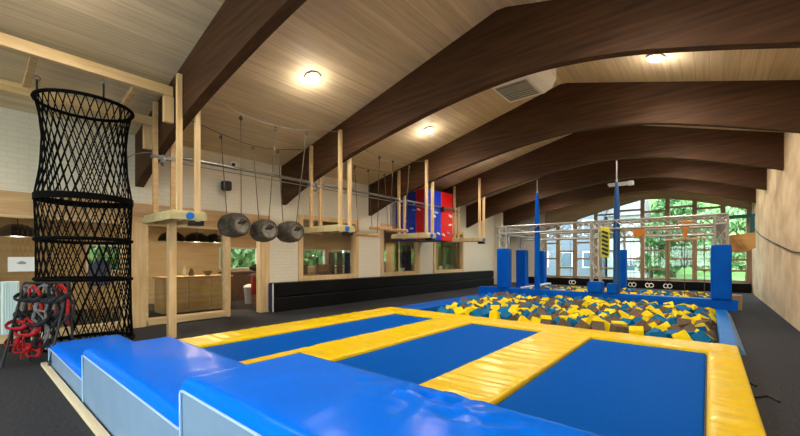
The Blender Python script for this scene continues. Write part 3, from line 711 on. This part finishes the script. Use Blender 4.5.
# red and blue padded box hung by the wall
PBx = root('padded_box', (-9.3, 12.8, 2.35), 'tall red and blue striped padded climbing box by the wall', 'padded box')
x0, x1, ya, yc, zb, zt = -10.09, -8.52, 11.9, 13.78, 2.32, 4.34
def stripe(a, b, mt_):
    m = MB(); m.box(a, b); m.build('stripe_pad', mt_, PBx, bevel=.03)
xm = x1-.50
stripe((x0, ya-.10, zb), (xm-.0, ya, zt-.06), BLUP); stripe((xm, ya-.10, zb), (x1-.10, ya, zt), REDP)
stripe((x1-.10, ya-.10, zb), (x1, ya+.98, zt), BLUP); stripe((x1-.10, ya+.985, zb), (x1, yc, zt+.03), REDP)
m = MB(); m.box((x0, ya, zb), (x1-.1, yc, zt-.08)); m.build('core', DARKW, PBx)
rr = random.Random(5)
for i in range(16):
    m = MB()
    if i < 6:
        c = (rr.uniform(x0+.5, x1-.3), ya-.12, rr.uniform(zb+.1, zb+1.6)); m.obox(c, (.16, .05, .07), (0, rr.uniform(-.4, .4), 0))
    else:
        c = (x1+.02, rr.uniform(ya+.2, yc-.2), rr.uniform(zb+.1, zb+1.2)); m.obox(c, (.05, .2, .08), (rr.uniform(-.4, .4), 0, 0))
    m.build('hold', WHITP if i % 3 else mat('sky_blue_plastic', (120, 180, 230), .5), PBx, bevel=.02)
m = MB(); m.obox((x1+.04, ya+1.0, 3.62), (.08, .2, .2), (.4, 0, 0)); m.build('hold', BLACK, PBx, bevel=.03)

# wall camera, speaker
CAM = root('security_camera', (XL+.1, 4.85, 4.10), 'small white dome camera on the wall under the ceiling', 'camera')
m = MB(); m.lathe([(.04, -.12), (.11, -.1), (.115, 0), (.08, .04)], 16, Matrix.Translation((XL+.12, 4.85, 4.14)) @ Euler((0, PI/2, -.4)).to_matrix().to_4x4()); m.build('housing', WHITP, CAM, smooth=True)
m = MB(); m.lathe([(.045, .03), (.045, .06), (.02, .075)], 16, Matrix.Translation((XL+.12, 4.85, 4.14)) @ Euler((0, PI/2, -.4)).to_matrix().to_4x4()); m.build('lens', BLACK, CAM, smooth=True)
SP = root('loudspeaker', (XL+.1, 4.62, 3.4), 'small black loudspeaker on the pale wall above the glass door', 'loudspeaker')
m = MB(); m.obox((XL+.2, 4.62, 3.53), (.2, .26, .26), (0, .15, -.4)); m.build('cabinet', BLACK, SP, bevel=.05)
m = MB(); m.box((XL, 4.58, 3.5), (XL+.12, 4.66, 3.56)); m.build('bracket', DARKM, SP)

# right wall cable
cable('wall_cable', smooth_curve([(1.50, 23.4, 3.15), (1.49, 20.5, 2.62), (1.49, 18.25, 2.32), (1.49, 14.3, 1.92), (1.49, 11.7, 1.72), (1.49, 8, 1.75)]), .016, BLACK, 'dark cable sagging along the beige plaster wall', 'cable')

# ceiling unit, downlights, tube light
AC = root('ceiling_heater', (-3.3, 8.3, 5.45), 'white ceiling heater with grey grille near the ridge', 'heater')
m = MB(); m.prism([(-3.86, 5.50), (-3.0, 5.50), (-2.82, 5.58), (-2.72, 5.76), (-2.72, 6.13), (-3.2, 6.12), (-3.86, 5.95)], 'y', 7.5, 8.95); m.build('housing', WHITE, AC, bevel=.03)
m = MB(); m.box((-3.78, 7.95, 5.485), (-3.06, 8.80, 5.505)); m.build('grille', mat('pale_grey_grille', (176, 178, 176), .6), AC)
for i in range(2):
    m = MB(); m.box((-3.74+i*.36, 7.98, 5.470), (-3.42+i*.36, 8.36, 5.49)); m.build('intake', GREYG, AC)
m = MB()
for i in range(8): m.box((-3.77, 7.99+i*.105, 5.468), (-3.07, 8.005+i*.105, 5.487))
m.build('louvre', mat('grey_louvre', (128, 130, 128), .6), AC)

def lamp(kind, loc, power, col, size=.1, **kw):
    l = bpy.data.lights.new('lamp_light', kind); l.energy = power; l.color = col
    if kind in ('POINT', 'SPOT'): l.shadow_soft_size = size
    if kind == 'SPOT': l.spot_size = kw.get('spot', 2.8); l.spot_blend = .5
    o = bpy.data.objects.new('lamp_light', l); COL.objects.link(o); o.location = loc; return o
WARM = (1.0, .89, .74)
DLs = [(x, y) for y in (-3.1, .75, 4.72, 8.85, 12.2, 16.0, 19.7) for x in (-6.3, -.8)]
vis = {(-6.3, 4.72): 'round ceiling downlight between the net-side beam and the second beam',
       (-6.3, 8.85): 'round ceiling downlight on the left slope next to the heater bay',
       (-.8, 8.85): 'round ceiling downlight on the slope towards the plaster wall'}
for x, y in DLs:
    s_ = SL if x < RIDGE else SR; zc = ceil_z(x); R_ = Euler((0, -math.atan(s_), 0)).to_matrix().to_4x4()
    if y < 9:
        T = Matrix.Translation((x, y, zc)) @ R_
        L_ = root('downlight', (x, y, zc-.05), vis.get((x, y), 'round ceiling downlight behind the viewpoint'), 'downlight', 'ceiling downlights')
        m = MB(); m.lathe([(.16, 0), (.165, -.03), (.135, -.045), (.12, -.03)], 24, T, caps=False); m.build('rim', WHITE, L_, smooth=True)
        m = MB(); m.lathe([(.001, -.075), (.09, -.07), (.14, -.05), (.15, -.03)], 24, T, caps=False); m.build('diffuser', GLOW, L_, smooth=True)
    lamp('SPOT', (x, y, zc-.10), 130 if y < 2 else 240, WARM, .12, spot=2.75)
    lamp('POINT', (x, y, zc-.30), 19 if y > 2 else 12, WARM, .08)  # extra bare point below each downlight, added to brighten the ceiling around it
TL = root('tube_light', (-2.83, 17.75, 4.6), 'white tube light fitting under a roof beam', 'tube light')
m = MB(); m.box((-3.3, 17.70, 4.68), (-2.4, 17.86, 4.76)); m.build('body', WHITE, TL, bevel=.01)
m = MB(); m.cyl((-3.26, 17.78, 4.65), (-2.44, 17.78, 4.65), .04, 12); m.build('tube', WHITP, TL, smooth=True)
m = MB(); m.box((-2.56, 17.66, 4.60), (-2.36, 17.9, 4.77)); m.build('end_cap', WHITP, TL, bevel=.02)

# ------------------------------------------------------------------ harness stand by the net tower
HS = root('harness_stand', (-7.75, .88, 0), 'black tube stand on which climbing harnesses hang, in front of net tower', 'stand')
A, Bq = Vector((-8.0, .66, 1.22)), Vector((-7.5, 1.10, 1.22))
m = MB(); m.cyl(A, Bq, .02, 8); m.build('top_bar', DARKM, HS)
for p in (A, Bq):
    m = MB(); d = Vector((.18, -.25, 0)); m.cyl(p, (p.x+d.x, p.y+d.y, .02), .018, 8); m.build('leg', DARKM, HS)
    m = MB(); m.cyl(p, (p.x-.03, p.y+.06, .02), .018, 8); m.build('leg', DARKM, HS)
def harness(c, yaw, mt1, mt2, lb, zoff=0):
    H_ = root('climbing_harness', c, lb, 'harness', 'climbing harnesses on the stand')
    R = Euler((0, 0, yaw)).to_matrix(); cx = Vector(c)
    def ring(z, rx, ry, tilt, ox, w):
        n = 18; return [cx + R @ (Vector((ox, 0, z)) + Euler((tilt, .15*ox, 0)).to_matrix() @ Vector((rx*math.cos(2*PI*i/n), ry*math.sin(2*PI*i/n)+.02*math.sin(6*PI*i/n), .02*math.cos(4*PI*i/n)))) for i in range(n)]
    J = lambda q, k=.02: cx + R @ (Vector(q)+Vector((random.uniform(-k, k), random.uniform(-k, k), random.uniform(-k, k))))
    m = MB(); m.tube(ring(-.16, .15, .09, .5, 0, 0), .032, 8, closed=True, flat=.45); m.build('waist_belt', mt1, H_, smooth=True)
    for s_ in (-1, 1):
        m = MB(); m.tube(ring(-.45-.03*s_, .085, .06, .9, s_*.09, 0), .028, 8, closed=True, flat=.45); m.build('leg_loop', mt1, H_, smooth=True)
        m = MB(); m.tube([J(q) for q in ((s_*.05, .06, -.16), (s_*.12, .05, -.3), (s_*.1, .03, -.45), (s_*.13, .0, -.56))], .013, 6, flat=1.8); m.build('riser_strap', mt2, H_)
        m = MB(); m.tube([J(q) for q in ((0, 0, .02), (s_*.07, .02, -.03), (s_*.11, .03, -.14), (s_*.03, .05, -.22))], .013, 6, flat=1.8); m.build('shoulder_strap', mt2, H_)
        m = MB(); m.tube([J(q, .03) for q in ((s_*.12, .05, -.16), (s_*.16, .09, -.25), (s_*.13, .1, -.36), (s_*.15, .06, -.48))], .01, 6, flat=1.8); m.build('lanyard', GREYF if mt2 is BLKF else BLKF, H_)
    m = MB(); m.tube([J(q) for q in ((0, 0, 0.0), (.02, .06, -.08), (.01, .09, -.2), (0, .1, -.42))], .014, 6, flat=1.8); m.build('tie_in_loop', mt2, H_)
    m = MB(); m.torus(cx+R @ Vector((.03, .1, -.26)), .035, .008, 12, 6, Euler((PI/2, .3, yaw)).to_matrix()); m.build('buckle', STEEL, H_)
hr = [(.14, 1.20, BLKF, GREYF, 'black climbing harness with grey straps at the outer end of the stand'), (.30, 1.18, BLKF, REDF, 'black climbing harness with red straps second from the outer end of the stand'),
      (.50, 1.20, BLKF, GREYF, 'black climbing harness with grey straps in the middle of the stand'), (.68, 1.17, BLKF, BLKF, 'all-black climbing harness on the stand in front of the net'),
      (.88, 1.19, BLKF, REDF, 'black climbing harness with red straps at the inner end by the blue mat'), (.16, .80, REDF, BLKF, 'red climbing harness with black straps hanging at the outer side of the stand'),
      (.36, .70, REDF, REDF, 'all-red climbing harness hanging lowest on the stand'), (.56, .84, BLKF, GREYF, 'black climbing harness with grey straps hanging low beside the blue mat')]
for t, z, a_, b_, lb in hr:
    p = A.lerp(Bq, t); off = Vector((.12, -.14, 0))*(1 if z < 1 else .35)
    harness((p.x+off.x, p.y+off.y, z-.02), .75+random.uniform(-.5, .5), a_, b_, lb)

# ------------------------------------------------------------------ things on and behind the glass partition
SG = root('notice_sign', (XL-.09, .80, 1.34), 'white notice sheet with small grey mark on the glass partition', 'notice')
m = MB(); m.box((XL-.10, .62, 1.34), (XL-.085, .99, 1.62)); m.build('sheet', WHITP, SG)
m = MB(); m.prism([(.73, 1.50), (.80, 1.545), (.87, 1.515), (.86, 1.485), (.78, 1.48)], 'x', XL-.083, XL-.081); m.build('mark', GREYG, SG)
m = MB(); m.box((XL-.02, .52, .18), (XL+.10, .76, 1.16))
for i in range(6): m.box((XL+.10, .54+i*.035, .2), (XL+.115, .56+i*.035, 1.14))
tag(m.build('wall_radiator', mat('pale_blue_enamel', (206, 226, 228), .4), bevel=.006), 'narrow pale blue-white upright radiator at the glass partition', 'radiator')

def pendant(x, y, lb, z=2.10, pw=34):
    p = root('pendant_lamp', (x, y, z), lb, 'pendant lamp', 'cafe pendant lamps')
    m = MB(); m.lathe([(.36, 0), (.35, .09), (.29, .2), (.16, .28), (.03, .31)], 24, Matrix.Translation((x, y, z)), caps=False); m.build('shade', SHADE, p, smooth=True)
    m = MB(); m.lathe([(.001, .03), (.2, .02), (.22, .05)], 16, Matrix.Translation((x, y, z)), caps=False); m.build('bulb', GLOW, p, smooth=True)
    m = MB(); m.cyl((x, y, z+.3), (x, y, 3.1), .008, 6); m.build('cord', BLACK, p)
    lamp('POINT', (x, y, z-.05), pw, (1, .74, .46), .06)
for x, y, lb in ((-12.5, .92, 'black pendant lamp beyond the glass left of the net tower'), (-12.4, 4.15, 'black pendant lamp over the counter behind the support post'),
                 (-12.4, 4.85, 'black pendant lamp over the counter beside the glass frame'), (-12.4, 5.45, 'black pendant lamp near the cafe doorway'),
                 (-12.4, 8.4, 'black pendant lamp behind the first brick wall window'), (-12.4, 12.2, 'black pendant lamp behind the middle brick wall window'), (-12.4, 16.2, 'black pendant lamp behind the last brick wall window')):
    pendant(x, y, lb)
CT = root('cafe_counter', (-12.3, 4.7, 0), 'pale wood cafe counter behind the glass partition', 'counter')
m = MB(); m.box((-12.6, 3.75, 0), (-11.9, 5.7, 1.0)); m.build('body', PINE, CT, bevel=.01)
m = MB(); m.box((-12.65, 3.7, 1.0), (-11.85, 5.75, 1.05)); m.build('worktop', PINED, CT, bevel=.008)
for i in range(3):
    m = MB(); m.box((-11.9, 3.79+i*.64, .08), (-11.875, 4.38+i*.64, .95)); m.build('panel', PLYW, CT, bevel=.006)
def lathe_thing(name, c, prof, mt_, lb, cat, n=14, grp=None):
    m = MB(); m.lathe(prof, n, Matrix.Translation(c)); return tag(m.build(name, mt_, origin=c, smooth=True), lb, cat, grp)
lathe_thing('glass_bottle', (-12.2, 4.42, 1.05), [(.04, 0), (.045, .02), (.045, .18), (.015, .25), (.015, .32), (.018, .33)], mat('pale_glassware', (220, 230, 230), .1), 'pale bottle standing on the cafe counter', 'bottle')
lathe_thing('coffee_pot', (-12.2, 4.62, 1.05), [(.07, 0), (.08, .05), (.06, .14), (.04, .2), (.03, .23)], DARKM, 'dark pot on the counter beside the pale bottle', 'pot')
lathe_thing('bowl', (-12.2, 5.1, 1.05), [(.06, 0), (.12, .08), (.15, .14), (.14, .14), (.1, .06)], DARKW, 'dark bowl near the end of the cafe counter', 'bowl')
bn = root('waste_bin', (-12.4, 6.6, 0), 'grey-white waste bin seen through the cafe doorway', 'bin')
m = MB(); m.lathe([(.15, 0), (.19, .55), (.2, .56), (.2, .58)], 18, Matrix.Translation((-12.4, 6.6, 0))); m.build('bucket', mat('grey_plastic', (176, 172, 168), .5), bn, smooth=True)
m = MB(); m.lathe([(.2, .58), (.19, .63), (.06, .68)], 18, Matrix.Translation((-12.4, 6.6, 0))); m.build('lid', WHITP, bn, smooth=True)
ch = root('coat_hook_board', (-10.9, 5.95, 1.2), 'dark hook board beside the cafe doorway', 'hook board')
m = MB(); m.box((-11.3, 6.05, 1.02), (-10.5, 6.09, 1.10)); m.build('board', DARKW, ch)
m = MB(); m.box((-11.3, 6.09, 0), (-10.4, 6.15, 1.12)); m.build('lower_panel', DARKW, ch)
ct = MB(); ct.lathe([(.02, 1.06), (.08, 1.0), (.11, .85), (.10, .7), (.12, .48), (.1, .46)], 14, Matrix.Translation((-10.9, 5.93, 0)) @ Matrix.Diagonal((1, .6, 1, 1)))
tag(ct.build('red_jacket', mat('dark_red_cloth', (128, 18, 18), .85), smooth=True), 'red jacket hanging beside the cafe doorway', 'jacket')
tb = root('bar_table', (-13.9, 7.4, 0), 'dark high bar table under the green-view cafe window', 'table')
m = MB(); m.box((-14.4, 6.4, 1.02), (-13.5, 8.6, 1.08)); m.build('tabletop', DARKW, tb, bevel=.008)
m = MB(); m.box((-13.56, 6.42, .05), (-13.53, 8.58, 1.02)); m.build('front_panel', DARKW, tb)
for x in (-14.3, -13.6):
    for y in (6.5, 8.5):
        m = MB(); m.box((x-.04, y-.04, 0), (x+.04, y+.04, 1.02)); m.build('leg', DARKW, tb)
m = MB(); m.lathe([(.1, 0), (.3, .05), (.34, .14), (.2, .24), (.05, .28)], 18, Matrix.Translation((-13.9, 7.75, 1.08))); tag(m.build('dark_cushion', BLKF, smooth=True), 'dark rounded cushion on the bar table', 'cushion')
def armchair(x, y, yaw, lb):
    a = root('armchair', (x, y, 0), lb, 'armchair', 'brown cafe armchairs')
    R = Euler((0, 0, yaw)).to_matrix(); c = Vector((x, y, 0))
    for nm, p, s_ in (('seat', (0, 0, .62), (.62, .6, .3)), ('backrest', (-.3, 0, 1.02), (.2, .62, .66)), ('armrest', (0, .36, .78), (.6, .14, .4)), ('armrest', (0, -.36, .78), (.6, .14, .4))):
        m = MB(); m.obox(c+R @ Vector(p), s_, R); m.build(nm, LEATH, a, bevel=.06)
    for sx in (-1, 1):
        for sy in (-1, 1):
            m = MB(); m.cyl(c+R @ Vector((sx*.25, sy*.3, 0)), c+R @ Vector((sx*.25, sy*.3, .5)), .025, 8); m.build('leg', DARKW, a)
armchair(-12.0, 8.85, .5, 'brown armchair behind the brick wall window by the barrels'); armchair(-12.6, 9.9, 2.6, 'brown armchair turned away behind the same window')
sh = root('lattice_shelf', (-12.6, 11.0, 0), 'black open lattice shelf in the cafe in front of bright windows', 'shelf')
m = MB()
for y in (10.35, 10.8, 11.25): m.box((-12.65, y-.025, 0), (-12.3, y+.025, 1.85))
m.build('upright', BLACK, sh)
for z in (.5, .9, 1.2, 1.5, 1.83):
    m = MB(); m.box((-12.65, 10.33, z-.02), (-12.3, 11.27, z+.02)); m.build('shelf_board', BLACK, sh)
for i, (y0, lb) in enumerate(((13.0, 'wooden cafe cabinet behind the middle brick wall window'), (16.6, 'wooden cafe cabinet with green doors behind the last brick wall window'))):
    cb = root('cafe_cabinet', (-11.4, y0+.6, 0), lb, 'cabinet', 'cafe cabinets')
    m = MB(); m.box((-11.7, y0, 0), (-11.2, y0+1.3, 2.3)); m.build('body', PINED, cb, bevel=.01)
    for k in range(2):
        d_ = MB(); d_.box((-11.2, y0+.04+k*.62, 1.0), (-11.17, y0+.62+k*.62, 2.2)); dd = d_.build('door', mat('olive_paint', (120, 124, 70), .6) if i else DARKW, cb, bevel=.006)
        h_ = MB(); h_.cyl((-11.15, y0+.58+k*.12, 1.5), (-11.15, y0+.58+k*.12, 1.7), .012, 8); h_.build('handle', STEEL, dd)
lathe_thing('white_mug', (-10.4, 15.7, 1.0), [(.07, 0), (.08, .02), (.08, .2), (.07, .2)], WHITP, 'white mug on the sill of the last brick wall window', 'mug')
lathe_thing('glass_jar', (-10.4, 16.3, 1.0), [(.1, 0), (.12, .03), (.12, .22), (.08, .28)], mat('mauve_glass', (130, 116, 130), .2), 'mauve jar on the sill of the last brick wall window', 'jar')
lathe_thing('white_bowl', (-10.42, 12.6, 1.0), [(.06, 0), (.14, .1), (.16, .16), (.14, .16)], WHITP, 'white bowl on the sill of the middle brick wall window', 'bowl')
bl_ = MB(); bl_.obox((-11.0, 2.15, 1.2), (.35, .3, .5), (0, 0, .3)); bl_.lathe([(.12, 1.45), (.1, 1.55), (.03, 1.6)], 14, Matrix.Translation((-11.0, 2.15, 0)))
tag(bl_.build('blue_rucksack', mat('blue_cloth', (62, 88, 158), .8), bevel=.05, smooth=True), 'blue rucksack on a stool behind glass beside the net tower', 'rucksack')
st = root('stool', (-11.0, 2.15, 0), 'round wooden stool under the blue rucksack', 'stool')
m = MB(); m.lathe([(.2, .9), (.22, .92), (.22, .95)], 18, Matrix.Translation((-11.0, 2.15, 0))); m.build('seat', PINED, st)
for a_ in range(4):
    m = MB(); m.cyl((-11.0+.16*math.cos(a_*PI/2), 2.15+.16*math.sin(a_*PI/2), .9), (-11.0+.24*math.cos(a_*PI/2), 2.15+.24*math.sin(a_*PI/2), 0), .02, 8); m.build('leg', PINED, st)

# ------------------------------------------------------------------ outside
m = MB(); m.box((-60, -40, -.5), (60, 90, -.25)); struct(m.build('ground', GRASS, origin=(0, 0, 0)))
m = MB(); m.prism([(46, -.4), (80, 14), (80, -.4)], 'x', -60, 60); struct(m.build('hill', GRASS, origin=(0, 46, 0)))
def house(loc, sx, sy, h, mt_, lb, wins):
    x, y, z = loc; hroot = root('house', loc, lb, 'house', 'houses outside')
    m = MB(); m.box((x-sx/2, y, z), (x+sx/2, y+sy, z+h)); m.build('walls', mt_, hroot)
    m = MB(); m.prism([(y-.4, z+h), (y+sy+.4, z+h), (y+sy/2, z+h+2.2)], 'x', x-sx/2-.08, x+sx/2+.08); m.build('roof', ROOFT, hroot)
    for wx, wz, ww, wh in wins:
        f = MB(); f.box((x+wx-ww/2-.1, y-.06, z+wz-wh/2-.1), (x+wx+ww/2+.1, y, z+wz+wh/2+.1)); fo_ = f.build('window', WHITE, hroot)
        g = MB(); g.box((x+wx-ww/2, y-.09, z+wz-wh/2), (x+wx+ww/2, y-.05, z+wz+wh/2)); g.build('pane', BLUEG, fo_)
house((-10.6, 37, -.25), 6.6, 7, 7.0, SIDING, 'grey-blue house outside the end windows', [(-2, 1.7, 1, 1.3), (.2, 1.7, 1, 1.3), (2.2, 1.7, .9, 1.3), (-2, 4.6, 1, 1.3), (.2, 4.6, 1, 1.3), (2.2, 4.6, .9, 1.3)])
house((-5.8, 38, -.25), 2.6, 7, 5.6, WALLW, 'white house outside beside the grey-blue one', [(.5, 1.2, .7, .9)])
def leafcloud(m, c, rx, ry, rz, n, size, rng):
    for _ in range(n):
        while True:
            p = Vector((rng.uniform(-1, 1), rng.uniform(-1, 1), rng.uniform(-1, 1)))
            if .15 < p.length < 1: break
        p = Vector((p.x*rx, p.y*ry, p.z*rz)) + Vector(c)
        R = Euler((rng.uniform(0, 6), rng.uniform(0, 6), rng.uniform(0, 6))).to_matrix(); s_ = size*rng.uniform(.6, 1.3)
        m.add([p+R @ Vector(q) for q in ((-s_, 0, 0), (0, -s_*.5, .1*s_), (s_, 0, 0), (0, s_*.5, .1*s_))], [(0, 1, 2, 3)])
def make_tree(mt_, seed):
    rng_ = random.Random(seed); t = root('tree', (0, 0, 0), 'tree', 'tree', 'trees outside')
    m = MB(); m.tube([(0, 0, -.3), (.05, .02, 1.5), (-.05, .05, 3.2), (.1, 0, 5)], [.2, .16, .12, .05], 8)
    for k in range(5):
        a = k*1.3; m.tube([(0, 0, 1.6+k*.5), (1.0*math.cos(a), 1.0*math.sin(a), 2.6+k*.6)], [.07, .03], 6)
    m.build('trunk', BARK, t, smooth=True)
    m = MB()
    for k in range(9):
        a = rng_.uniform(0, 6.28); r = rng_.uniform(.3, 1.7)
        leafcloud(m, (r*math.cos(a), r*math.sin(a), rng_.uniform(1.6, 5.6)), 1.2, 1.2, 1.0, 420, .24, rng_)
    m.build('crown', mt_, t); return t
t1, t2 = make_tree(LEAF, 2), make_tree(LEAF2, 4)
spots = [(-3.2, 32, t1, .8, 'green tree outside beside the white house'), (.4, 33, t2, .85, 'pale green tree outside behind the orange crossbar grip'), (2.4, 40, t1, 1.15, 'tall green tree outside behind the plywood ledge'),
         (4.6, 32, t2, .9, 'pale green tree outside past the plaster wall corner'), (-2.6, 44, t1, 1.3, 'green tree far outside the end windows'),
         (-18.6, 9.4, t2, .9, 'pale green tree outside the cafe window over the bar table'), (-19.2, 14.0, t1, .9, 'green tree outside the cafe window by the armchairs'), (-18.6, 18.2, t2, .9, 'pale tree outside the far cafe windows'), (-19.2, 22.8, t1, .9, 'green tree outside the last cafe window'),
         (-19.0, 4.6, t1, 1.0, 'green tree outside the cafe behind the counter')]
used = set()
for x, y, t, s_, lb in spots:
    if t.name in used: c = copy_tree(t)
    else: c = t; used.add(t.name)
    c.location = (x, y, -.25); c.scale = (s_, s_, s_); c.rotation_euler = (0, 0, x*1.7+y); c['label'] = lb
# ------------------------------------------------------------------ light, camera
w = bpy.data.worlds.new('sky'); sc.world = w; w.use_nodes = True
bg = w.node_tree.nodes['Background']; bg.inputs[0].default_value = (.86, .93, 1.0, 1); bg.inputs[1].default_value = 9.0
def portal(loc, rot, sx, sy):
    l = bpy.data.lights.new('portal', 'AREA'); l.shape = 'RECTANGLE'; l.size = sx; l.size_y = sy; l.cycles.is_portal = True
    o = bpy.data.objects.new('portal', l); COL.objects.link(o); o.location = loc; o.rotation_euler = rot
portal((-3.2, YF+.22, 2.5), (-PI/2, 0, 0), 9.4, 4.6)
portal((-3.95, YB-.22, 2.4), (PI/2, 0, 0), 9.2, 3.9)
portal((XR+.27, -3.65, 2.0), (0, PI/2, 0), 3.5, 5.6)
for a, b, z0, z1 in CW: portal((CX-.22, (a+b)/2, (z0+z1)/2), (0, -PI/2, 0), z1-z0, b-a)

cd = bpy.data.cameras.new('camera'); cam = bpy.data.objects.new('camera', cd); COL.objects.link(cam)
cd.sensor_width = 36; cd.lens = 370/800*36; cd.shift_x = 0; cd.shift_y = 40/800; cd.clip_start = .05; cd.clip_end = 300
cam.location = (0, 0, 1.6); cam.rotation_euler = (PI/2, 0, math.atan2(.641, .768)); sc.camera = cam
sc.view_settings.view_transform = 'Standard'; sc.view_settings.look = 'None'; sc.view_settings.gamma = 1; sc.view_settings.exposure = 0.33
sc.view_settings.use_curve_mapping = False
sc.cycles.use_denoising = True; sc.cycles.max_bounces = 8; sc.cycles.diffuse_bounces = 5; sc.cycles.transparent_max_bounces = 16
sc.cycles.sample_clamp_indirect = 6; sc.cycles.caustics_reflective = False; sc.cycles.caustics_refractive = False
